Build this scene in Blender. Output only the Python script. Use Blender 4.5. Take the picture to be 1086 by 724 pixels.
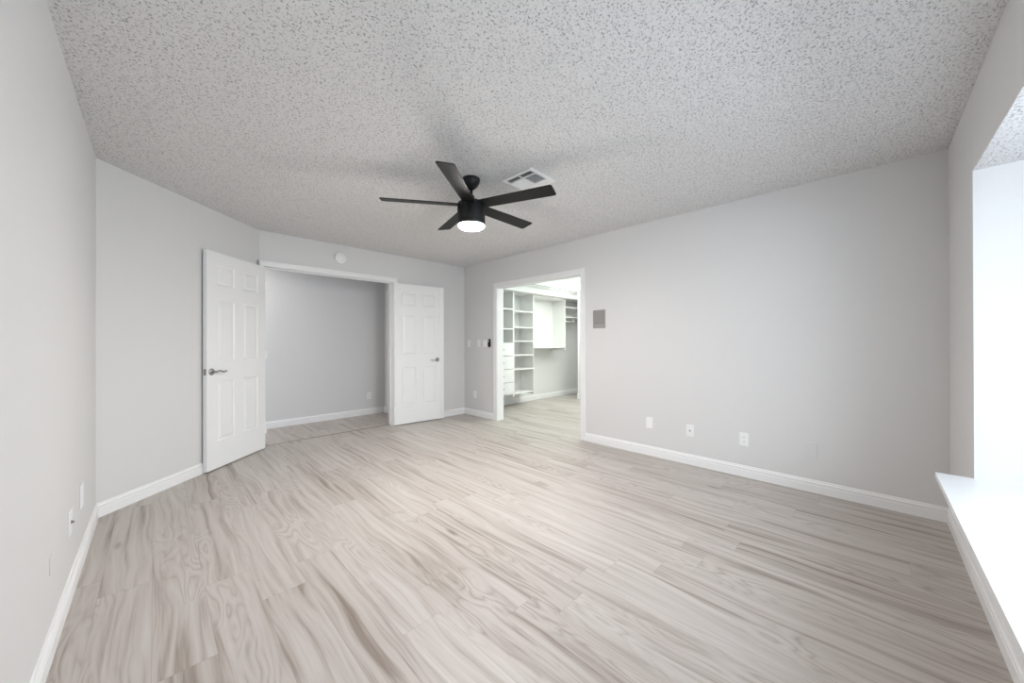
import bpy, bmesh, math
from mathutils import Matrix, Vector

for o in list(bpy.data.objects):
    bpy.data.objects.remove(o)
C = bpy.context.scene.collection
PI = math.pi

# ---------------------------------------------------------------- camera
YAW, ROLL, PITCH, CAM_H = 0.787, -0.0023, 0.0026, 1.1821
cam_d = bpy.data.cameras.new('camera')
cam_d.sensor_fit = 'HORIZONTAL'; cam_d.sensor_width = 36.0
cam_d.lens = 379.573 / 1086 * 36.0
cam_d.clip_start = 0.02
cam = bpy.data.objects.new('camera', cam_d); C.objects.link(cam)
F = Vector((math.cos(YAW)*math.cos(PITCH), math.sin(YAW)*math.cos(PITCH), math.sin(PITCH)))
Rr = Vector((math.sin(YAW), -math.cos(YAW), 0)); Uu = Rr.cross(F)
R2 = Rr*math.cos(ROLL) + Uu*math.sin(ROLL); U2 = Uu*math.cos(ROLL) - Rr*math.sin(ROLL)
m = Matrix.Identity(4)
for i in range(3):
    m[i][0] = R2[i]; m[i][1] = U2[i]; m[i][2] = -F[i]
m[2][3] = CAM_H
cam.matrix_world = m
bpy.context.scene.camera = cam

# ---------------------------------------------------------------- world, lights, exposure
EXPOSURE = 0.13
vs = bpy.context.scene.view_settings
vs.view_transform = 'Standard'; vs.look = 'None'; vs.gamma = 1.0; vs.use_curve_mapping = False
vs.exposure = EXPOSURE
w = bpy.data.worlds.new('sky'); bpy.context.scene.world = w; w.use_nodes = True
bg = w.node_tree.nodes['Background']; bg.inputs[0].default_value = (0.72, 0.84, 1.0, 1); bg.inputs[1].default_value = 1.2

def area(name, loc, rot, sx, sy, power, col):
    d = bpy.data.lights.new(name, 'AREA'); d.shape = 'RECTANGLE'; d.size = sx; d.size_y = sy
    d.energy = power; d.color = col
    o = bpy.data.objects.new(name, d); o.location = loc; o.rotation_euler = rot; C.objects.link(o)
    return o
# daylight entering by the bay window (faces into the room, +y)
area('window_daylight', (1.45, -1.62, 1.60), (math.radians(72), 0, 0), 2.6, 1.5, 128, (0.80, 0.90, 1.0))
# unseen ceiling lamp lighting the hall wall beyond the double door
area('hall_ceiling_lamp', (0.35, 5.38, 2.42), (0, 0, 0), 0.6, 0.45, 12, (1.0, 0.93, 0.87))

area('closet_fill_light', (5.3, 3.2, 2.25), (0, 0, 0), 1.6, 1.6, 34, (0.93, 1.0, 0.95))  # added fill light, supplies the closet light that the dim luminous panels lack

# room frame: x towards the right wall, y towards the back wall, camera at the origin
XR, YB, XL, YW, DG = 3.664, 4.808, -0.285, -0.359, 3.991   # diagonal wall: y - x = DG
ZC = 2.44
XD, YD = YB - DG, XL + DG         # where the diagonal meets the back and the left wall
BX0, BX1, BZ0, BZ1, BY = 0.50, 2.875, 0.47, 2.03, -1.20      # bay
OX0, OX1, OZ = 0.86, 2.40, 2.045                          # double-door opening in back wall
PY0, PY1, PZ = 2.487, 3.989, 2.007                        # closet opening in right wall
TW = 0.125

# ---------------------------------------------------------------- materials
def new_mat(name, col, rough=0.5, metal=0.0, spec=0.5):
    mt = bpy.data.materials.new(name); mt.use_nodes = True
    b = mt.node_tree.nodes['Principled BSDF']
    b.inputs['Base Color'].default_value = (*col, 1); b.inputs['Roughness'].default_value = rough
    b.inputs['Metallic'].default_value = metal; b.inputs['Specular IOR Level'].default_value = spec
    return mt
def N(mt, t, **kw):
    n = mt.node_tree.nodes.new(t)
    for k, v in kw.items(): setattr(n, k, v)
    return n
def L(mt, a, b): mt.node_tree.links.new(a, b)
def M(mt, op, a, b=None, c=None):
    n = N(mt, 'ShaderNodeMath', operation=op)
    for i, v in enumerate((a, b, c)):
        if v is None: continue
        if isinstance(v, (int, float)): n.inputs[i].default_value = v
        else: L(mt, v, n.inputs[i])
    return n.outputs[0]
def noise(mt, vec, scale, detail=2.0, rough=0.5, dist=0.0):
    n = N(mt, 'ShaderNodeTexNoise'); L(mt, vec, n.inputs['Vector'])
    n.inputs['Scale'].default_value = scale; n.inputs['Detail'].default_value = detail
    n.inputs['Roughness'].default_value = rough; n.inputs['Distortion'].default_value = dist
    return n.outputs['Fac']
def ramp(mt, fac, stops):
    r = N(mt, 'ShaderNodeValToRGB'); L(mt, fac, r.inputs[0])
    e = r.color_ramp.elements
    while len(e) < len(stops): e.new(0.5)
    for q, (p, c) in zip(e, stops):
        q.position = p; q.color = (*c, 1) if len(c) == 3 else c
    return r.outputs[0]
def mixc(mt, fac, a, b, mode='MIX'):
    n = N(mt, 'ShaderNodeMix', data_type='RGBA', blend_type=mode)
    if isinstance(fac, (int, float)): n.inputs[0].default_value = fac
    else: L(mt, fac, n.inputs[0])
    for i, v in ((6, a), (7, b)):
        if isinstance(v, tuple): n.inputs[i].default_value = (*v, 1)
        else: L(mt, v, n.inputs[i])
    return n.outputs[2]
def bump(mt, h, strength, dist):
    b = N(mt, 'ShaderNodeBump'); b.inputs['Strength'].default_value = strength; b.inputs['Distance'].default_value = dist
    L(mt, h, b.inputs['Height']); L(mt, b.outputs[0], mt.node_tree.nodes['Principled BSDF'].inputs['Normal'])
def gpos(mt):
    return N(mt, 'ShaderNodeNewGeometry').outputs['Position']

def wall_paint(name, col, s=0.25):
    mt = new_mat(name, col, 0.55, spec=0.35)
    p = gpos(mt)
    bump(mt, noise(mt, p, 110, 2.0), s, 0.0015)
    return mt
M_WALL = wall_paint('painted_wall_grey', (0.71, 0.705, 0.70))
M_WALLW = wall_paint('painted_wall_white', (0.80, 0.80, 0.79))
M_BAY = wall_paint('bay_wall_textured', (0.71, 0.705, 0.70), 0.5)
M_TRIM = new_mat('white_trim_paint', (0.87, 0.87, 0.87), 0.35)
M_DOOR = new_mat('white_door_paint', (0.87, 0.87, 0.87), 0.38)
M_SHELF = new_mat('white_melamine', (0.84, 0.84, 0.82), 0.35)
M_PLATE = new_mat('white_plastic', (0.87, 0.87, 0.87), 0.3)
M_SLOT = new_mat('dark_slot', (0.05, 0.05, 0.05), 0.6)
M_METAL = new_mat('brushed_nickel', (0.35, 0.34, 0.33), 0.28, 1.0)
M_BLACK = new_mat('matte_black_metal', (0.010, 0.010, 0.010), 0.45, spec=0.3)
M_BLADE = new_mat('black_blade', (0.006, 0.006, 0.006), 0.5, spec=0.3)
M_BUTTON = new_mat('grey_button', (0.45, 0.45, 0.45), 0.4)
M_GRILLE = new_mat('grey_grille', (0.36, 0.35, 0.335), 0.6)
M_SEAT = new_mat('white_sill_paint', (0.80, 0.81, 0.82), 0.35)
M_FRAME = new_mat('window_vinyl', (0.8, 0.8, 0.8), 0.4)

def ceiling_mat(name, col):
    mt = new_mat(name, col, 0.85, spec=0.2)
    p = gpos(mt)
    n1 = noise(mt, p, 105, 2.0, 0.55, 0.5)
    n2 = noise(mt, p, 230, 1.0, 0.5, 0.0)
    h = M(mt, 'ADD', M(mt, 'MULTIPLY', n1, 0.75), M(mt, 'MULTIPLY', n2, 0.25))
    r = ramp(mt, h, [(0.40, (0, 0, 0)), (0.50, (0.75, 0.75, 0.75)), (0.66, (1, 1, 1))])
    bump(mt, r, 0.8, 0.004)
    # pits between the grains are coloured darker than the grains
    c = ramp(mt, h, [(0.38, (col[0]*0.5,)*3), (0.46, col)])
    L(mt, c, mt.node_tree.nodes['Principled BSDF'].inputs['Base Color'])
    return mt
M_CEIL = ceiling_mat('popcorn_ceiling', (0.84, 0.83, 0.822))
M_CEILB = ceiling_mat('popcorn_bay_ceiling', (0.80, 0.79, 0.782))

def floor_mat(name, seed, rough=0.42):
    mt = new_mat(name, (0.5, 0.5, 0.5), rough, spec=0.4)
    p = gpos(mt)
    s = N(mt, 'ShaderNodeSeparateXYZ'); L(mt, p, s.inputs[0])
    x = M(mt, 'ADD', s.outputs[0], 7.03 + seed); y = M(mt, 'ADD', s.outputs[1], 20.0)
    W, LEN = 0.180, 1.22
    xr = M(mt, 'DIVIDE', x, W); row = M(mt, 'FLOOR', xr); fx = M(mt, 'SUBTRACT', xr, row)
    wn = N(mt, 'ShaderNodeTexWhiteNoise', noise_dimensions='1D'); L(mt, row, wn.inputs['W'])
    yr = M(mt, 'ADD', M(mt, 'DIVIDE', y, LEN), M(mt, 'MULTIPLY', wn.outputs['Value'], 5.0))
    col = M(mt, 'FLOOR', yr); fy = M(mt, 'SUBTRACT', yr, col)
    cv = N(mt, 'ShaderNodeCombineXYZ'); L(mt, row, cv.inputs[0]); L(mt, col, cv.inputs[1])
    wid = N(mt, 'ShaderNodeTexWhiteNoise', noise_dimensions='2D'); L(mt, cv.outputs[0], wid.inputs['Vector'])
    pid = wid.outputs['Value']; off = M(mt, 'MULTIPLY', pid, 57.0)
    def vec(sx, sy):
        c = N(mt, 'ShaderNodeCombineXYZ')
        L(mt, M(mt, 'ADD', M(mt, 'MULTIPLY', x, sx), off), c.inputs[0])
        L(mt, M(mt, 'MULTIPLY', y, sy), c.inputs[1]); L(mt, off, c.inputs[2])
        return c.outputs[0]
    # warped coordinate so the grain flows round eyes and knots
    wv = N(mt, 'ShaderNodeCombineXYZ')
    n1 = noise(mt, vec(6.0, 1.5), 1.0, 1.5, 0.5, 0.0)
    L(mt, M(mt, 'ADD', M(mt, 'MULTIPLY', x, 30.0), M(mt, 'ADD', off, M(mt, 'MULTIPLY', n1, 3.0))), wv.inputs[0])
    L(mt, M(mt, 'MULTIPLY', y, 0.85), wv.inputs[1]); L(mt, off, wv.inputs[2])
    # cathedral figure: contour lines of a stretched smooth noise
    f = noise(mt, vec(9.0, 1.6), 1.0, 1.6, 0.5, 0.3)
    fr = M(mt, 'FRACT', M(mt, 'MULTIPLY', f, 13.0))
    tri = M(mt, 'ABSOLUTE', M(mt, 'SUBTRACT', M(mt, 'MULTIPLY', fr, 2.0), 1.0))
    rings = ramp(mt, tri, [(0.0, (0.10,)*3), (0.30, (0.50,)*3), (1.0, (0.95,)*3)])
    broad = noise(mt, wv.outputs[0], 1.0, 4.0, 0.55, 0.3)
    streak = ramp(mt, broad, [(0.34, (0.0,)*3), (0.50, (0.55,)*3), (0.66, (1.0,)*3)])
    fine = noise(mt, vec(120.0, 3.0), 1.0, 3.0, 0.65, 0.0)
    where = noise(mt, vec(4.0, 1.3), 1.0, 1.0, 0.5, 0.0)
    wr = ramp(mt, where, [(0.50, (0.0,)*3), (0.64, (0.85,)*3)])
    g = mixc(mt, wr, streak, rings)
    k = M(mt, 'ADD', M(mt, 'MULTIPLY', g, 0.55), M(mt, 'MULTIPLY', fine, 0.32))
    k = M(mt, 'ADD', k, M(mt, 'MULTIPLY', pid, 0.20))
    base = ramp(mt, k, [(0.14, (0.235, 0.190, 0.160)), (0.32, (0.375, 0.328, 0.292)), (0.53, (0.475, 0.432, 0.398)), (0.85, (0.560, 0.524, 0.493))])
    # knots
    kn = N(mt, 'ShaderNodeTexVoronoi'); L(mt, vec(3.2, 0.9), kn.inputs['Vector']); kn.inputs['Scale'].default_value = 1.0
    kf = ramp(mt, kn.outputs['Distance'], [(0.02, (0.55,)*3), (0.07, (1.0,)*3)])
    base = mixc(mt, 1.0, base, kf, 'MULTIPLY')
    # joints
    ex = M(mt, 'MINIMUM', fx, M(mt, 'SUBTRACT', 1.0, fx)); ey = M(mt, 'MINIMUM', fy, M(mt, 'SUBTRACT', 1.0, fy))
    gx = M(mt, 'LESS_THAN', ex, 0.006); gy = M(mt, 'LESS_THAN', ey, 0.0012)
    gap = M(mt, 'MAXIMUM', gx, gy)
    base = mixc(mt, M(mt, 'MULTIPLY', gap, 0.25), base, (0.20, 0.16, 0.13))
    b = mt.node_tree.nodes['Principled BSDF']
    L(mt, base, b.inputs['Base Color'])
    L(mt, M(mt, 'ADD', rough - 0.04, M(mt, 'MULTIPLY', fine, 0.10)), b.inputs['Roughness'])
    bump(mt, M(mt, 'ADD', M(mt, 'MULTIPLY', fine, 0.4), M(mt, 'MULTIPLY', gap, -1.0)), 0.12, 0.001)
    return mt
M_FLOOR = floor_mat('oak_plank_floor', 0.0)
M_FLOORH = floor_mat('oak_plank_floor_hall', 3.37)

def emis(name, col, strength):
    mt = new_mat(name, (0.8, 0.8, 0.8), 0.4)
    b = mt.node_tree.nodes['Principled BSDF']
    b.inputs['Emission Color'].default_value = (*col, 1); b.inputs['Emission Strength'].default_value = strength
    return mt
M_LAMP = emis('frosted_lamp_glass', (1.0, 0.95, 0.905), 400.0)
M_PANEL = emis('luminous_ceiling_panel', (0.95, 1.0, 0.965), 1.6)
M_PANELG = emis('luminous_ceiling_panel_prismatic', (0.82, 1.0, 0.90), 0.80)
def glass_mat():
    mt = bpy.data.materials.new('window_glass'); mt.use_nodes = True
    nt = mt.node_tree; nt.nodes.clear()
    o = nt.nodes.new('ShaderNodeOutputMaterial'); mx = nt.nodes.new('ShaderNodeMixShader')
    t = nt.nodes.new('ShaderNodeBsdfTransparent'); g = nt.nodes.new('ShaderNodeBsdfGlossy'); g.inputs['Roughness'].default_value = 0.02
    mx.inputs[0].default_value = 0.06
    nt.links.new(t.outputs[0], mx.inputs[1]); nt.links.new(g.outputs[0], mx.inputs[2]); nt.links.new(mx.outputs[0], o.inputs[0])
    return mt
M_GLASS = glass_mat()

# ---------------------------------------------------------------- mesh helpers
def obj(name, bm, mat, parent=None, smooth=False, bevel=0.0, seg=2):
    me = bpy.data.meshes.new(name); bmesh.ops.recalc_face_normals(bm, faces=bm.faces[:])
    bm.to_mesh(me); bm.free(); me.materials.append(mat)
    if smooth:
        for f in me.polygons: f.use_smooth = True
    o = bpy.data.objects.new(name, me); C.objects.link(o)
    if parent: o.parent = parent
    if bevel:
        b = o.modifiers.new('bevel', 'BEVEL'); b.width = bevel; b.segments = seg; b.limit_method = 'ANGLE'; b.angle_limit = 0.6
    return o
def empty(name, label, cat, loc=(0, 0, 0), rotz=0.0, group=None, kind=None):
    o = bpy.data.objects.new(name, None); C.objects.link(o); o.location = loc; o.rotation_euler = (0, 0, rotz)
    tag(o, label, cat, group, kind); return o
def tag(o, label=None, cat=None, group=None, kind=None):
    if label: o['label'] = label
    if cat: o['category'] = cat
    if group: o['group'] = group
    if kind: o['kind'] = kind
    return o
def box(bm, x0, x1, y0, y1, z0, z1):
    vs_ = [bm.verts.new((x, y, z)) for z in (z0, z1) for x, y in ((x0, y0), (x1, y0), (x1, y1), (x0, y1))]
    for f in ((0, 3, 2, 1), (4, 5, 6, 7), (0, 1, 5, 4), (1, 2, 6, 5), (2, 3, 7, 6), (3, 0, 4, 7)):
        bm.faces.new([vs_[i] for i in f])
    return vs_
def boxes(*bs):
    bm = bmesh.new()
    for b in bs: box(bm, *b)
    return bm
def prism(bm, pts, z0, z1):
    a = [bm.verts.new((x, y, z0)) for x, y in pts]; b = [bm.verts.new((x, y, z1)) for x, y in pts]
    n = len(pts)
    bm.faces.new(a[::-1]); bm.faces.new(b)
    for i in range(n): bm.faces.new((a[i], a[(i+1) % n], b[(i+1) % n], b[i]))
def lathe(bm, prof, cx=0, cy=0, n=48, axis='Z'):
    rings = []
    for r, z in prof:
        if r < 1e-6:
            P = (cx, cy, z) if axis == 'Z' else ((cx, z, cy) if axis == 'Y' else (z, cx, cy)); rings.append([bm.verts.new(P)])
        else:
            rg = []
            for i in range(n):
                a = 2*PI*i/n; u, v = cx + r*math.cos(a), cy + r*math.sin(a)
                rg.append(bm.verts.new((u, v, z) if axis == 'Z' else ((u, z, v) if axis == 'Y' else (z, u, v))))
            rings.append(rg)
    for a, b in zip(rings, rings[1:]):
        for i in range(n):
            j = (i+1) % n
            if len(a) == 1 and len(b) == 1: continue
            if len(a) == 1: bm.faces.new((a[0], b[i], b[j]))
            elif len(b) == 1: bm.faces.new((a[i], a[j], b[0]))
            else: bm.faces.new((a[i], a[j], b[j], b[i]))
    for rg, fl in ((rings[0], 1), (rings[-1], 0)):
        if len(rg) > 2: bm.faces.new(rg)
def sweep(bm, prof, p0, p1, nrm, m0=0.0, m1=0.0):
    """profile (depth, z) extruded from p0 to p1 (xy), depth along nrm; m0/m1 mitre: shift along the run per unit of depth"""
    p0, p1, nrm = Vector(p0), Vector(p1), Vector(nrm); d = (p1-p0).normalized()
    a = []; b = []
    for dep, z in prof:
        q = p0 + nrm*dep + d*dep*m0; a.append(bm.verts.new((q.x, q.y, z)))
        q = p1 + nrm*dep + d*dep*m1; b.append(bm.verts.new((q.x, q.y, z)))
    n = len(prof)
    bm.faces.new(a[::-1]); bm.faces.new(b)
    for i in range(n): bm.faces.new((a[i], a[(i+1) % n], b[(i+1) % n], b[i]))
def structure(name, bm, mat, **k):
    return tag(obj(name, bm, mat, **k), kind='structure')
def tube(bm, pts, r, n=12):
    pts = [Vector(p) for p in pts]; rings = []
    rr = r if isinstance(r, (list, tuple)) else [r]*len(pts)
    for i, p in enumerate(pts):
        t = (pts[min(i+1, len(pts)-1)] - pts[max(i-1, 0)]).normalized()
        up = Vector((0, 0, 1)) if abs(t.z) < 0.9 else Vector((1, 0, 0))
        u = t.cross(up).normalized(); v = u.cross(t)
        rings.append([bm.verts.new(p + (u*math.cos(2*PI*k/n) + v*math.sin(2*PI*k/n))*rr[i]) for k in range(n)])
    for a, b in zip(rings, rings[1:]):
        for k in range(n): bm.faces.new((a[k], a[(k+1) % n], b[(k+1) % n], b[k]))
    bm.faces.new(rings[0][::-1]); bm.faces.new(rings[-1])

# ---------------------------------------------------------------- room shell
YDO = YB + 0.13                    # hall side of the back wall
XRO = XR + 0.112                   # closet side of the right wall
HX0, HX1, HY1 = -1.2, 2.775, 5.875
CX1, CY0, CY1 = 7.20, 1.5, 4.90

structure('floor', boxes((-0.6, XR, -1.4, 4.915, -0.08, 0), (XR, CX1+0.1, CY0-0.1, CY1+0.1, -0.08, 0)), M_FLOOR)
structure('floor_hall', boxes((HX0-0.1, HX1+0.1, 4.915, HY1+0.1, -0.08, 0)), M_FLOORH)
tag(obj('trim_1', boxes((OX0, OX1, 4.909, 4.921, -0.001, 0.0025)), new_mat('threshold_strip', (0.19, 0.16, 0.14), 0.5)), kind='structure')

bm = bmesh.new()                   # main ceiling over room and its wall tops
box(bm, XL-TW, XRO, YW-TW, YDO, ZC, ZC+0.1)
structure('ceiling', bm, M_CEIL)
structure('ceiling_bay', boxes((BX0-TW, BX1+TW, BY-TW, YW-TW, BZ1, BZ1+0.1)), M_CEILB)
# underside of the bay header carries the same texture
structure('ceiling_bay_header', boxes((BX0, BX1, YW-TW, YW-0.002, BZ1-0.001, BZ1+0.02)), M_CEILB)
structure('ceiling_hall', boxes((HX0-0.1, HX1+0.1, YDO, HY1+0.1, ZC, ZC+0.1)), M_WALLW)

structure('wall_right', boxes((XR, XRO, YW-TW, PY0, 0, ZC), (XR, XRO, PY1, YDO, 0, ZC), (XR, XRO, PY0, PY1, PZ, ZC)), M_WALL)
structure('wall_back', boxes((XD-0.02, OX0, YB, YDO, 0, ZC), (OX1, XR, YB, YDO, 0, ZC), (OX0, OX1, YB, YDO, OZ, ZC)), M_WALL)
bm = bmesh.new(); k = TW*math.sqrt(2)
prism(bm, [(XL, YD), (XD, YB), (XD-0.02, YB+0.12), (XL-TW, YD+0.06)], 0, ZC)
structure('wall_angled', bm, M_WALL)
structure('wall_left', boxes((XL-TW, XL, YW-TW, YD+0.05, 0, ZC)), M_WALL)
structure('wall_front', boxes((XL, BX0, YW-TW, YW, 0, ZC), (BX1+0.003, XR, YW-TW, YW, 0, ZC), (BX0, BX1, YW-TW, YW, BZ1, ZC), (BX0, BX1, YW-TW, YW, 0, BZ0)), M_WALL, bevel=0.006)
WX0, WX1, WZ0, WZ1 = BX0+0.06, BX1-0.50, 0.62, 1.96
structure('wall_bay', boxes((BX0-TW, BX0, BY-TW, YW-TW, 0.3, BZ1), (BX1, BX1+TW, BY-TW, YW-TW, 0.3, BZ1), (BX1, BX1+0.003, YW-TW, YW, BZ0+0.03, BZ1),
    (BX0, WX0, BY-TW, BY, 0.3, BZ1), (WX1, BX1, BY-TW, BY, 0.3, BZ1), (WX0, WX1, BY-TW, BY, 0.3, WZ0), (WX0, WX1, BY-TW, BY, WZ1, BZ1)), M_BAY)

# bay window: frame, mullions, glass
win = structure('window_1', boxes((WX0, WX1, BY-0.09, BY-0.03, WZ0, WZ0+0.05), (WX0, WX1, BY-0.09, BY-0.03, WZ1-0.05, WZ1),
    (WX0, WX0+0.05, BY-0.09, BY-0.03, WZ0+0.05, WZ1-0.05), (WX1-0.05, WX1, BY-0.09, BY-0.03, WZ0+0.05, WZ1-0.05),
    ((WX0+WX1)/2-0.03, (WX0+WX1)/2+0.03, BY-0.09, BY-0.03, WZ0+0.05, WZ1-0.05)), M_FRAME)
tag(win, 'white framed bay window behind the seat ledge', 'window')
obj('window_pane', boxes((WX0+0.05, WX1-0.05, BY-0.062, BY-0.058, WZ0+0.05, WZ1-0.05)), M_GLASS, win)

# window seat: slab running into the bay, nosing overhanging the room
seat = obj('window_seat', boxes((BX0-0.005, BX1+0.012, -0.234, BX0*0+YW, 0.472, 0.500), (BX0, BX1, BY, YW, 0.472, 0.500)), M_SEAT)
tag(seat, 'white painted window seat ledge filling the bay below the window', 'ledge')

# hall behind the double door
structure('wall_hall_back', boxes((HX0, HX1+0.1, HY1, HY1+0.1, 0, ZC)), M_WALL)
structure('wall_hall_left', boxes((HX0-0.1, HX0, YDO, HY1+0.1, 0, ZC)), M_WALL)
structure('wall_hall_right', boxes((HX1, HX1+0.1, YDO, HY1, 0, ZC)), M_WALL)
structure('trim_2', boxes((HX1-0.018, HX1, 5.70, 5.775, 0, 2.065), (HX1-0.018, HX1, 5.05, 5.70, 1.995, 2.065)), M_TRIM, bevel=0.004)
bm = boxes((HX1-0.006, HX1-0.001, 5.05, 5.70, 0.01, 1.995))
structure('door_3', bm, M_DOOR)

# closet shell
structure('wall_closet_back', boxes((XRO-0.05, CX1+0.1, CY1, CY1+0.1, 0, 2.42)), M_WALLW)
structure('wall_closet_right', boxes((CX1, CX1+0.1, CY0, CY1, 0, 2.42)), M_WALLW)
structure('wall_closet_front', boxes((XRO, CX1, CY0-0.1, CY0, 0, 2.42)), M_WALLW)
structure('wall_closet_left', boxes((XRO-0.002, XRO, PY1+0.08, CY1, 0, 2.42), (XRO-0.002, XRO, CY0, PY0-0.08, 0, 2.42), (XRO-0.002, XRO, PY0-0.08, PY1+0.08, 2.10, 2.42)), M_WALLW)
structure('ceiling_closet', boxes((XRO, CX1, CY0, CY1, 2.42, 2.5)), M_WALLW)
structure('trim_3', boxes((XRO, CX1, 4.48, CY1, 2.095, 2.26), (XRO, CX1, 4.46, 4.48, 2.10, 2.13), (XRO, CX1, 4.455, 4.48, 2.225, 2.26)), M_WALLW, bevel=0.006)
# wall return with end casing at the right of the view into the closet
structure('wall_closet_return', boxes((6.25, 6.36, CY0, 4.30, 0, 2.26)), M_WALLW)
structure('trim_4', boxes((6.235, 6.375, 4.30, 4.318, 0.11, 2.26), (6.228, 6.382, 4.285, 4.325, 0.0, 0.11)), M_TRIM, bevel=0.004)

# luminous ceiling of the closet
lum = empty('luminous_ceiling', 'white lit drop ceiling with glowing greenish panels inside the closet', 'ceiling light', (5.0, 3.0, 2.26))
def lc(name, mat, *bs, **kk):
    bm = boxes(*bs); bmesh.ops.translate(bm, verts=bm.verts[:], vec=(-5.0, -3.0, -2.26)); return obj(name, bm, mat, lum, **kk)
xs = [XRO+0.03, 4.58, 5.45, 6.32, CX1-0.02]
lc('frame', M_TRIM, *[(x-0.012, x+0.012, CY0+0.02, 4.45, 2.262, 2.285) for x in xs])
for i in range(4):
    lc('light_panel', M_PANELG if i < 2 else M_PANEL, (xs[i]+0.012, xs[i+1]-0.012, CY0+0.02, 4.45, 2.275, 2.283))

# ---------------------------------------------------------------- baseboards
BP = [(0, 0), (0.014, 0), (0.014, 0.058), (0.0115, 0.061), (0.0115, 0.068), (0.0135, 0.071), (0.0135, 0.079), (0.008, 0.086), (0.006, 0.097), (0, 0.098)]
def baseboard(name, *runs):
    bm = bmesh.new()
    for r in runs: sweep(bm, BP, *r)
    return structure(name, bm, M_TRIM)
s2 = math.sqrt(0.5); t8 = math.tan(PI/8)
baseboard('baseboard_right', ((XR, YW), (XR, PY0-0.07), (-1, 0)), ((XR, PY1+0.07), (XR, YB), (-1, 0), 0, -1))
baseboard('baseboard_back', ((OX1+0.065, YB), (XR, YB), (0, -1), 0, -1))
baseboard('baseboard_angled', ((XL, YD), (XD-0.01, YB-0.01), (s2, -s2), t8, 0))
baseboard('baseboard_left', ((XL, YW), (XL, YD), (1, 0), 1, -t8))
baseboard('baseboard_front', ((BX1, YW), (XR, YW), (0, 1), 0, -1), ((XL, YW), (BX1, YW), (0, 1), 1, 0))
baseboard('baseboard_hall', ((HX0, HY1), (HX1, HY1), (0, -1)), ((HX1, 5.775), (HX1, HY1), (-1, 0)))
baseboard('baseboard_closet', ((XRO, CY1), (CX1, CY1), (0, -1)), ((CX1, CY0), (CX1, CY1), (-1, 0)))

# ---------------------------------------------------------------- opening casings
CP = 0.016
def casing_x(name, x, y0, y1, z, wd, xo):
    """casing + jamb liner of an opening in a wall at x (front) to xo (back)"""
    bm = boxes((x-CP, x, y1, y1+wd, 0, z+wd), (x-CP, x, y0-wd, y0, 0, z+wd), (x-CP, x, y0, y1, z, z+wd),
               (x-CP-0.006, x-CP, y1+wd-0.016, y1+wd, 0, z+wd), (x-CP-0.006, x-CP, y0-wd, y0-wd+0.016, 0, z+wd), (x-CP-0.006, x-CP, y0-wd+0.016, y1+wd-0.016, z+wd-0.016, z+wd),
               (x-0.003, xo+0.012, y1-0.004, y1+0.02, 0, z), (x-0.003, xo+0.012, y0-0.02, y0+0.004, 0, z), (x-0.003, xo+0.012, y0, y1, z-0.004, z+0.02))
    return structure(name, bm, M_TRIM, bevel=0.003)
casing_x('trim_5', XR, PY0, PY1, PZ, 0.072, XRO)
bm = boxes((OX1, OX1+0.062, YB-CP, YB, 0, OZ+0.06), (XD+0.004, OX0, YB-CP, YB, 0, OZ+0.06), (OX0, OX1, YB-CP, YB, OZ, OZ+0.06),
           (OX1+0.046, OX1+0.062, YB-CP-0.006, YB-CP, 0, OZ+0.06), (XD+0.03, OX1+0.046, YB-CP-0.006, YB-CP, OZ+0.044, OZ+0.06),
           (OX1-0.003, OX1+0.02, YB-0.003, YDO+0.01, 0, OZ), (OX0-0.02, OX0+0.003, YB-0.003, YDO+0.01, 0, OZ), (OX0, OX1, YB-0.003, YDO+0.01, OZ-0.003, OZ+0.02),
           (OX1-0.015, OX1-0.003, YB+0.05, YB+0.085, 0, OZ-0.003), (OX0+0.003, OX0+0.015, YB+0.05, YB+0.085, 0, OZ-0.003), (OX0, OX1, YB+0.05, YB+0.085, OZ-0.015, OZ-0.003))
structure('trim_6', bm, M_TRIM, bevel=0.003)

# ---------------------------------------------------------------- six-panel doors
DW, DT, DZ0, DZ1 = 0.765, 0.035, 0.012, 2.032
PX = [(0.112, 0.325), (0.438, 0.651)]
PZs = [(0.262, 0.825), (1.015, 1.585), (1.722, 1.915)]
def door_slab(flip=False):
    """local: x from hinge to free edge, front face at y=0 (towards -y), back at y=DT"""
    bm = bmesh.new()
    xs_ = [0] + [v for p in PX for v in p] + [DW]; zs_ = [DZ0] + [v for p in PZs for v in p] + [DZ1]
    for side in (0, 1):
        y0 = 0 if side == 0 else DT; sg = 1 if side == 0 else -1
        for i in range(len(xs_)-1):
            for j in range(len(zs_)-1):
                x0, x1, z0, z1 = xs_[i], xs_[i+1], zs_[j], zs_[j+1]
                def rect(ins, dep):
                    return [bm.verts.new((x, y0+sg*dep, z)) for x, z in ((x0+ins, z0+ins), (x1-ins, z0+ins), (x1-ins, z1-ins), (x0+ins, z1-ins))]
                if i % 2 == 1 and j % 2 == 1:
                    rs = [rect(0, 0), rect(0.012, 0.009), rect(0.018, 0.009), rect(0.040, 0.0025)]
                    for a, b in zip(rs, rs[1:]):
                        for q in range(4): bm.faces.new((a[q], a[(q+1) % 4], b[(q+1) % 4], b[q]))
                    bm.faces.new(rs[-1])
                else: bm.faces.new(rect(0, 0))
    c = [(0, 0), (DW, 0), (DW, DT), (0, DT)]
    for q in (1, 3):
        (xa, ya), (xb, yb) = c[q], c[(q+1) % 4]
        bm.faces.new([bm.verts.new(v) for v in ((xa, ya, DZ0), (xb, yb, DZ0), (xb, yb, DZ1), (xa, ya, DZ1))])
    for z in (DZ0, DZ1): bm.faces.new([bm.verts.new((x, y, z)) for x, y in c])
    bmesh.ops.remove_doubles(bm, verts=bm.verts[:], dist=1e-5)
    return bm
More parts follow.
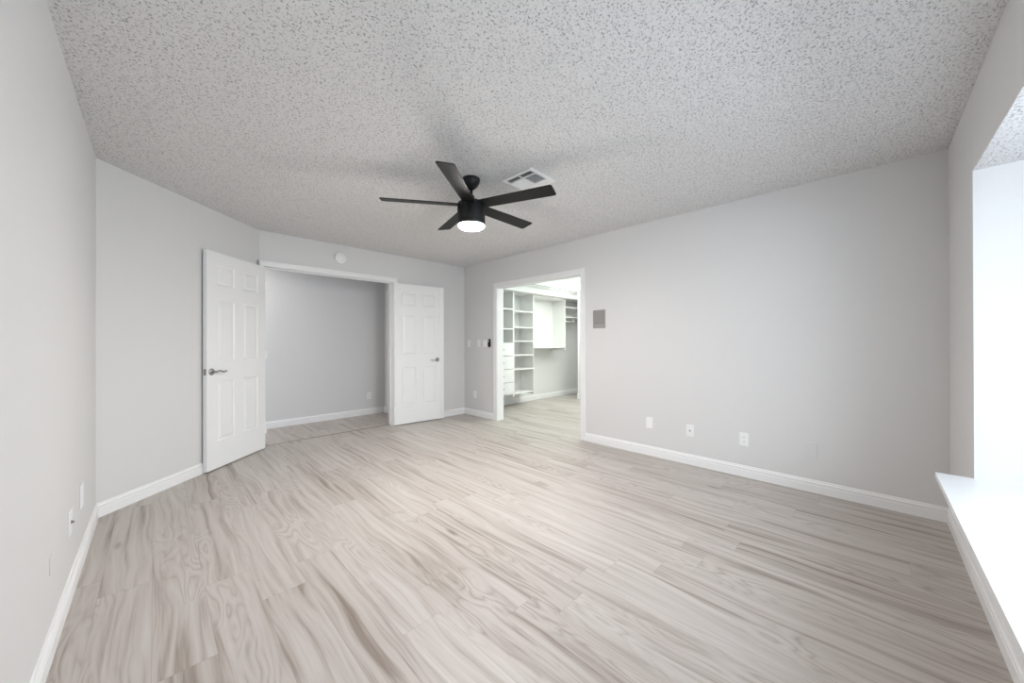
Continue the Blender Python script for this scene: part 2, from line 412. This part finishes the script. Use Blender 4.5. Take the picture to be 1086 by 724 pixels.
def lever(parent, x, z, wavy=True, side=-1):
    y = 0 if side < 0 else DT
    h = bmesh.new()
    lathe(h, [(0.0, y+side*0.012), (0.016, y+side*0.012), (0.028, y+side*0.008), (0.032, y+side*0.001), (0.032, y)], x, z, 28, 'Y')
    ro = obj('door_handle', h, M_METAL, parent, smooth=True); ro['label'] = 'brushed metal lever handle'
    h = bmesh.new()
    yy = y + side*0.045
    pts = [(x, y+side*0.008, z), (x, y+side*0.035, z), (x-0.006, yy, z)]
    rs = [0.010, 0.009, 0.010]
    for t in range(1, 13):
        u = t/12; pts.append((x-0.006-0.112*u, yy+side*0.004*math.sin(u*PI), z + (0.007*math.sin(u*2*PI) if wavy else 0)))
        rs.append(0.0085-0.003*u)
    pts.append((x-0.124, yy-side*0.008, z+0.001)); rs.append(0.0065)
    tube(h, pts, rs)
    obj('lever', h, M_METAL, ro, smooth=True)
def hinge(parent, z):
    bm = bmesh.new(); lathe(bm, [(0.006, z-0.045), (0.006, z+0.045)], -0.006, -0.004, 12)
    box(bm, -0.004, 0.002, -0.002, DT-0.005, z-0.044, z+0.044)
    obj('door_hinge', bm, M_TRIM, parent)

# left leaf: swung right round so that it lies along the angled wall
dl = empty('door_1', 'white six-panel door leaf folded back against the angled wall', 'door', (0.872, 4.786, 0), math.atan2(-1, -1), kind='structure')
# right leaf: opened back against the back wall
dr = empty('door_2', 'white six-panel door leaf opened back beside the corner and the closet opening', 'door', (2.400, 4.768, 0), math.atan2(-0.071, 0.734), kind='structure')
def mirror_y(bm):
    for v in bm.verts: v.co.y = -v.co.y
    return bm
# leaf 1 local +x runs hinge -> free edge along (-1,-1); its room face must look to (+x,-y): that is local +y side, so the slab lies at local y <= 0
slab = obj('door_panel', mirror_y(door_slab()), M_DOOR, dl)
slab2 = obj('door_panel', door_slab(), M_DOOR, dr)
def lever_m(parent, x, z):
    """same lever on a leaf whose room face looks to local +y"""
    before = set(C.objects); lever(parent, x, z, True, -1)
    for o in set(C.objects) - before:
        for v in o.data.vertices: v.co.y = -v.co.y
        o.data.flip_normals()
lever_m(dl, 0.715, 0.918)
lever(dr, 0.672, 0.922, True, -1)
bm = boxes((DW-0.0005, DW+0.002, -0.030, -0.006, 0.890, 0.946)); obj('latch_plate', bm, M_METAL, dl)
bm = boxes((DW-0.030, DW+0.018, -0.008, 0.004, DZ0, DZ1)); obj('astragal', bm, M_DOOR, dr, bevel=0.003)
for z in (0.22, 1.05, 1.83):
    hinge(dr, z)
    before = set(C.objects); hinge(dl, z)
    for o in set(C.objects) - before:
        for v in o.data.vertices: v.co.y = -v.co.y
        o.data.flip_normals()
bm = bmesh.new(); lathe(bm, [(0.005, DZ1-0.01), (0.005, DZ1+0.055), (0.003, DZ1+0.058)], 0.10, -0.015, 10); obj('flush_bolt', bm, M_SLOT, dl)

# ---------------------------------------------------------------- ceiling fan
FX, FY, FZ = 1.722, 2.168, 2.235
fan = empty('ceiling_fan', 'matte black five-blade ceiling fan with a lit round lamp', 'ceiling fan', (FX, FY, ZC))
def fz(p): return [(r, z-ZC) for r, z in p]
bm = bmesh.new(); lathe(bm, fz([(0.0, ZC), (0.068, ZC), (0.068, 2.425), (0.062, 2.405), (0.046, 2.380), (0.026, 2.362), (0.016, 2.355), (0, 2.355)])); obj('canopy', bm, M_BLACK, fan, smooth=True)
bm = bmesh.new(); lathe(bm, fz([(0.011, 2.365), (0.011, 2.27)]), n=20); obj('downrod', bm, M_BLACK, fan, smooth=True)
bm = bmesh.new(); lathe(bm, fz([(0.0, 2.312), (0.021, 2.312), (0.024, 2.30), (0.030, 2.275), (0.060, 2.268), (0.085, 2.260), (0.088, 2.252), (0.0, 2.252)])); obj('motor_cap', bm, M_BLACK, fan, smooth=True, bevel=0.002)
bm = bmesh.new(); lathe(bm, fz([(0.0, 2.254), (0.094, 2.254), (0.1035, 2.247), (0.1055, 2.238), (0.1055, 2.085), (0.1035, 2.080), (0.0, 2.080)]), n=64)
obj('motor_housing', bm, M_BLACK, fan, smooth=True, bevel=0.0015)
bm = bmesh.new(); lathe(bm, fz([(0.0, 2.083), (0.100, 2.083), (0.0985, 2.074), (0.088, 2.064), (0.065, 2.056), (0.035, 2.052), (0.0, 2.051)]), n=64)
lens = obj('lamp_lens', bm, M_LAMP, fan, smooth=True); lens['label'] = 'glowing white frosted lamp lens'
def blade_bm():
    bm = bmesh.new(); pts = []
    r0, r1, w0, w1, cr = 0.075, 0.667, 0.052, 0.062, 0.018
    pts += [(r0, -w0), (r1-cr, -w1)]
    for i in range(1, 7): a = -PI/2 + PI/2*i/6; pts.append((r1-cr+cr*math.cos(a), -w1+cr+cr*math.sin(a)))
    for i in range(0, 7): a = PI/2*i/6; pts.append((r1-cr+cr*math.cos(a), w1-cr+cr*math.sin(a)))
    pts += [(r0, w0)]
    prism(bm, pts, -0.003, 0.003)
    return bm
b0 = blade_bm(); bme = None
for k in range(5):
    ang = math.radians(-141.9 - 72*k)
    if k == 0:
        b = obj('blade', b0, M_BLADE, fan, bevel=0.0015)
    else:
        b = first.copy(); C.objects.link(b); b.parent = fan
    if k == 0: first = b
    b.matrix_local = Matrix.Translation((0, 0, FZ-ZC)) @ Matrix.Rotation(ang, 4, 'Z') @ Matrix.Rotation(math.radians(-11.5), 4, 'X')

# ---------------------------------------------------------------- ceiling register
vent = empty('ceiling_vent', 'square white four-way air register on the ceiling beside the fan', 'vent', (2.055, 1.872, ZC))
v_ = 0.150
bm = boxes((-v_, v_, -v_, -v_+0.026, -0.010, 0), (-v_, v_, v_-0.026, v_, -0.010, 0), (-v_, -v_+0.026, -v_+0.026, v_-0.026, -0.010, 0), (v_-0.026, v_, -v_+0.026, v_-0.026, -0.010, 0),
           (-v_+0.026, v_-0.026, -0.006, 0.006, -0.009, -0.001), (-0.072, -0.060, -v_+0.026, v_-0.026, -0.009, -0.001), (0.062, 0.074, -v_+0.026, v_-0.026, -0.009, -0.001))
obj('frame', bm, M_PLATE, vent, bevel=0.002)
obj('backing', boxes((-v_+0.02, v_-0.02, -v_+0.02, v_-0.02, -0.0012, -0.0002)), M_SLOT, vent)
def slats(x0, x1, y0, y1, along, n, tilt):
    bm = bmesh.new()
    for i in range(n):
        t = (i+0.5)/n
        if along == 'y':
            c = x0+(x1-x0)*t; a = box(bm, c-0.0065, c+0.0065, y0, y1, -0.0008, 0.0008); R = Matrix.Rotation(tilt, 4, 'Y'); o_ = Vector((c, 0, -0.0055))
        else:
            c = y0+(y1-y0)*t; a = box(bm, x0, x1, c-0.0065, c+0.0065, -0.0008, 0.0008); R = Matrix.Rotation(tilt, 4, 'X'); o_ = Vector((0, c, -0.0055))
        piv = Vector((c, 0, 0)) if along == 'y' else Vector((0, c, 0))
        for v in a: v.co = R @ (v.co - piv) + o_
    obj('louver', bm, M_PLATE, vent)
q = v_-0.026
slats(-q, -0.072, 0.006, q, 'y', 3, -0.75); slats(-q, -0.072, -q, -0.006, 'y', 3, -0.75)      # seen open: dark
slats(-0.060, 0.062, 0.006, q, 'x', 8, -0.5); slats(-0.060, 0.062, -q, -0.006, 'x', 8, 0.85)
slats(0.074, q, 0.006, q, 'y', 3, 0.5); slats(0.074, q, -q, -0.006, 'y', 3, 0.5)

# ---------------------------------------------------------------- smoke alarm
sm = empty('smoke_detector', 'round white smoke alarm high on the wall above the double door opening', 'smoke detector', (1.681, YB, 2.266))
bm = bmesh.new(); lathe(bm, [(0.0, 0.0), (0.066, 0.0), (0.066, -0.006), (0.0, -0.006)], 0, 0, 40, 'Y'); obj('mounting_plate', bm, M_PLATE, sm)
bm = bmesh.new(); lathe(bm, [(0.0, -0.006), (0.070, -0.006), (0.071, -0.022), (0.066, -0.032), (0.050, -0.037), (0.0, -0.038)], 0, 0, 48, 'Y'); obj('cover', bm, M_PLATE, sm, smooth=True, bevel=0.001)
bm = bmesh.new(); lathe(bm, [(0.0, -0.038), (0.012, -0.038), (0.011, -0.041), (0.0, -0.041)], 0.0, -0.012, 20, 'Y'); obj('test_button', bm, M_PLATE, sm)
bm = bmesh.new()
for i in range(10):
    a = 2*PI*i/10; lathe(bm, [(0.0, -0.0375), (0.0035, -0.0375), (0.0035, -0.0385), (0, -0.0385)], 0.042*math.cos(a), 0.042*math.sin(a), 8, 'Y')
obj('sounder_hole', bm, new_mat('grey_hole', (0.3, 0.3, 0.3)), sm)

# ---------------------------------------------------------------- wall plates. local: plate face looks to -y, wall behind at y = 0
ROT = {'R': -PI/2, 'L': PI/2, 'B': 0.0}      # rotates local -y to the room side of the wall
def plate_root(name, label, cat, wall, pos, z, group=None, depth=None):
    loc = {'R': (XR, pos, z), 'L': (XL, pos, z), 'B': (pos, YB, z), 'H': (pos, HY1, z)}[wall]
    return empty(name, label, cat, loc, {'R': -PI/2, 'L': PI/2, 'B': 0, 'H': 0}[wall], group)
def cover(parent, w_=0.070, h=0.115, d=0.006, mat=None):
    return obj('cover_plate', boxes((-w_/2, w_/2, -d, 0, -h/2, h/2)), mat or M_PLATE, parent, bevel=0.0025, seg=2)
def duplex(t, mat=None):
    cover(t, mat=mat)
    for s in (-1, 1):
        bm = bmesh.new(); pts = []
        for i in range(20):
            a = 2*PI*i/20; pts.append((0.0165*math.cos(a), max(-0.013, min(0.013, 0.0165*math.sin(a)))))
        vv = [bm.verts.new((x, -0.0075, s*0.020+z)) for x, z in pts]; v2 = [bm.verts.new((x, -0.004, s*0.020+z)) for x, z in pts]
        bm.faces.new(vv)
        for i in range(20): bm.faces.new((vv[i], vv[(i+1) % 20], v2[(i+1) % 20], v2[i]))
        rc = obj('receptacle', bm, mat or M_PLATE, t)
        obj('socket_slot', boxes((-0.0075, -0.0055, -0.0082, -0.0074, s*0.020-0.002, s*0.020+0.007), (0.0055, 0.0075, -0.0082, -0.0074, s*0.020-0.002, s*0.020+0.007),
                          (-0.002, 0.002, -0.0082, -0.0074, s*0.020-0.010, s*0.020-0.006)), M_SLOT if mat is None else M_WALL, rc)
def coax(t):
    cover(t)
    bm = bmesh.new(); lathe(bm, [(0.0, -0.016), (0.0048, -0.016), (0.0048, -0.010), (0.008, -0.010), (0.008, -0.005), (0, -0.005)], 0, 0, 16, 'Y')
    c = obj('coax_connector', bm, M_METAL, t)
def rocker(t):
    cover(t)
    obj('switch_rocker', boxes((-0.016, 0.016, -0.009, -0.005, -0.033, 0.033)), M_PLATE, t, bevel=0.002)

t = plate_root('wall_plate', 'blank white wall plate low on the long wall, nearest the closet opening', 'wall plate', 'R', 1.640, 0.340); cover(t)
for z_ in (0.043, -0.043): obj('screw', boxes((-0.003, 0.003, -0.0068, -0.0055, z_-0.003, z_+0.003)), M_PLATE, t)
t = plate_root('cable_outlet', 'white cable plate with a metal connector between two plates on the long wall', 'cable outlet', 'R', 1.238, 0.326); coax(t)
t = plate_root('power_outlet', 'bright white duplex power outlet low on the long wall', 'outlet', 'R', 0.790, 0.327); duplex(t)
t = plate_root('power_outlet', 'power outlet painted over in wall grey, nearest the window seat', 'outlet', 'R', 0.335, 0.334); duplex(t, M_WALL)
t = plate_root('power_outlet', 'white power outlet low beside the corner, below the light switches', 'outlet', 'R', 4.525, 0.344); duplex(t)
t = plate_root('light_switch', 'white light switch nearest the room corner, first of the switches beside the closet opening', 'light switch', 'R', 4.675, 1.168); rocker(t)
t = plate_root('light_switch', 'middle white light switch between the corner one and the wide plate', 'light switch', 'R', 4.425, 1.168); rocker(t)
t = plate_root('light_switch', 'wide white double switch plate next to the small black remote', 'light switch', 'R', 4.258, 1.165)
cover(t, 0.112, 0.115)
for s in (-1, 1): obj('switch_rocker', boxes((s*0.025-0.016, s*0.025+0.016, -0.009, -0.005, -0.033, 0.033)), M_PLATE, t, bevel=0.002)
t = plate_root('power_outlet', 'white power outlet on the hall wall seen through the double door opening', 'outlet', 'H', 2.510, 0.310); duplex(t)
t = plate_root('wall_plate', 'white blank plate on the left wall, nearer the angled wall', 'wall plate', 'L', 3.016, 0.362); cover(t, 0.070, 0.125, 0.007)
t = plate_root('cable_outlet', 'white cable plate with a small connector on the left wall', 'cable outlet', 'L', 2.650, 0.345); coax(t)
t = plate_root('wall_plate', 'painted-over grey plate on the left wall, closest to the camera', 'wall plate', 'L', 2.225, 0.335); cover(t, 0.045, 0.07, 0.004, M_WALL)

# fan remote in its wall cradle
t = plate_root('fan_remote', 'small black oval remote control mounted on the wall by the closet opening', 'remote control', 'R', 4.165, 1.172)
bm = bmesh.new(); ps = []
def capsule(w2, h2, n=12):
    r = []
    for i in range(n+1): a = PI*i/n; r.append((w2*math.cos(a), h2-w2+w2*math.sin(a)))
    for i in range(n+1): a = PI+PI*i/n; r.append((w2*math.cos(a), -h2+w2+w2*math.sin(a)))
    return r
def cap_prism(w2, h2, y0, y1):
    bm = bmesh.new(); P = capsule(w2, h2)
    a = [bm.verts.new((x, y0, z)) for x, z in P]; b = [bm.verts.new((x, y1, z)) for x, z in P]
    bm.faces.new(a); bm.faces.new(b[::-1])
    for i in range(len(P)): bm.faces.new((a[i], a[(i+1) % len(P)], b[(i+1) % len(P)], b[i]))
    bmesh.ops.remove_doubles(bm, verts=bm.verts[:], dist=1e-5)
    return bm
obj('cradle', cap_prism(0.027, 0.066, -0.010, 0), M_BLACK, t, bevel=0.003)
obj('remote_body', cap_prism(0.023, 0.062, -0.022, -0.009), M_BLACK, t, bevel=0.004)
bm = bmesh.new(); lathe(bm, [(0, -0.025), (0.013, -0.025), (0.014, -0.021), (0, -0.021)], 0.0, 0.032, 24, 'Y'); obj('button', bm, M_BUTTON, t)['label'] = 'light grey round button'

# speaker grille
t = plate_root('speaker_grille', 'dull grey rectangular speaker grille on the wall right of the closet opening', 'speaker grille', 'R', 2.233, 1.452)
gw, gh = 0.078, 0.105
obj('frame', boxes((-gw, gw, -0.012, 0, -gh, -gh+0.010), (-gw, gw, -0.012, 0, gh-0.010, gh), (-gw, -gw+0.009, -0.012, 0, -gh+0.010, gh-0.010), (gw-0.009, gw, -0.012, 0, -gh+0.010, gh-0.010)), M_GRILLE, t, bevel=0.002)
bm = boxes((-gw+0.009, gw-0.009, -0.004, -0.001, -gh+0.01, gh-0.01))
for i in range(20):
    z = -gh+0.045 + i*0.0072
    if z < gh-0.014: box(bm, -gw+0.009, gw-0.009, -0.009, -0.004, z, z+0.004)
obj('grille_mesh', bm, M_GRILLE, t)
obj('control_strip', boxes((-gw+0.012, gw-0.012, -0.010, -0.003, -gh+0.013, -gh+0.036)), new_mat('grey_strip', (0.44, 0.43, 0.41), 0.5), t, bevel=0.002)

# ---------------------------------------------------------------- closet furniture
YF, YK, PT = 4.555, 4.895, 0.016            # front of the units, back at the wall, board thickness
YK -= 0.0
def tower(name, label, x0, x1, zt, zb, shelves):
    t = empty(name, label, 'shelf unit', ((x0+x1)/2, YF, 0)); hw = (x1-x0)/2; D_ = YK - YF
    for s in (-1, 1):
        obj('side_panel', boxes((s*hw-(PT if s > 0 else 0), s*hw+(PT if s < 0 else 0), 0, D_, zb, zt)), M_SHELF, t)
    for z in shelves:
        obj('shelf', boxes((-hw+PT, hw-PT, 0.002, D_, z-0.014, z+0.006)), M_SHELF, t)
    return t
A0, A1, B0, B1 = 4.02, 4.582, 4.583, 5.130
ta = tower('drawer_tower', 'white closet tower with four drawers below open shelves', A0, A1, 2.094, 0.20, [1.785, 1.428, 0.252])
hw = (A1-A0)/2
for z0, z1 in ((0.945, 1.166), (0.706, 0.941), (0.472, 0.702), (0.262, 0.468)):
    d_ = obj('drawer', boxes((-hw+0.004, hw-0.012, -0.018, -0.001, z0+0.002, z1-0.002), (-hw+0.02, hw-0.025, -0.001, 0.30, z0+0.02, z1-0.03)), M_SHELF, ta, bevel=0.0015, seg=1)
    bm = bmesh.new(); lathe(bm, [(0.0, -0.042), (0.010, -0.041), (0.014, -0.034), (0.008, -0.028), (0.006, -0.018), (0, -0.018)], 0.0, (z0+z1)/2, 16, 'Y')
    obj('knob', bm, M_METAL, d_, smooth=True)
obj('shelf', boxes((-hw+PT, hw-PT, 0.002, YK-YF, 1.167, 1.178)), M_SHELF, ta)
tb = tower('shelf_tower', 'white open closet tower with six stacked shelves', B0, B1, 2.094, 0.20, [1.76, 1.462, 1.208, 0.950, 0.691, 0.253])
# hanging cabinet
X0_, X1_ = B1+0.002, 6.145
tc = empty('hanging_cabinet', 'white wall-hung closet cabinet box above the bare wall', 'shelf unit', ((X0_+X1_)/2, YF, 1.08)); hw = (X1_-X0_)/2; D_ = YK-YF
def tcb(n, mt, *b, **kk): return obj(n, boxes(*b), mt, tc, **kk)
tcb('back_panel', M_SHELF, (-hw, hw-PT, D_-0.012, D_, 0.006, 1.012))
tcb('side_panel', M_SHELF, (hw-PT, hw, 0.0, D_, -0.065, 1.012), bevel=0.004)
tcb('shelf', M_SHELF, (-hw, hw-PT, 0.0, D_-0.012, -0.012, 0.006))
tcb('shelf', M_SHELF, (-hw, hw-PT, 0.0, D_-0.012, 0.992, 1.012))
bm = bmesh.new(); tube(bm, [(hw-0.10, D_-0.004, -0.012), (hw-0.10, D_-0.01, -0.06), (hw-0.10, D_-0.05, -0.085)], 0.008); obj('bracket', bm, M_PLATE, tc, smooth=True)
# double shelf past the cabinet
X0_, X1_ = 6.147, CX1-0.002
td = empty('closet_wall_shelf', 'pair of white closet wall shelves with a rod past the hanging cabinet', 'shelf', ((X0_+X1_)/2, YF, 1.72)); hw = (X1_-X0_)/2
def tdb(n, mt, *b): return obj(n, boxes(*b), mt, td)
tdb('shelf', M_SHELF, (-hw, hw, 0.0, D_, -0.012, 0.008)); tdb('shelf', M_SHELF, (-hw, hw, 0.0, D_, 0.20, 0.222))
bm = bmesh.new(); tube(bm, [(-hw+0.001, 0.06, -0.09), (-hw+0.35, 0.06, -0.09)], 0.012); obj('closet_rod', bm, M_SHELF, td, smooth=True)
tdb('bracket', M_SHELF, (-hw+0.33, -hw+0.35, 0.04, D_, -0.10, -0.012))
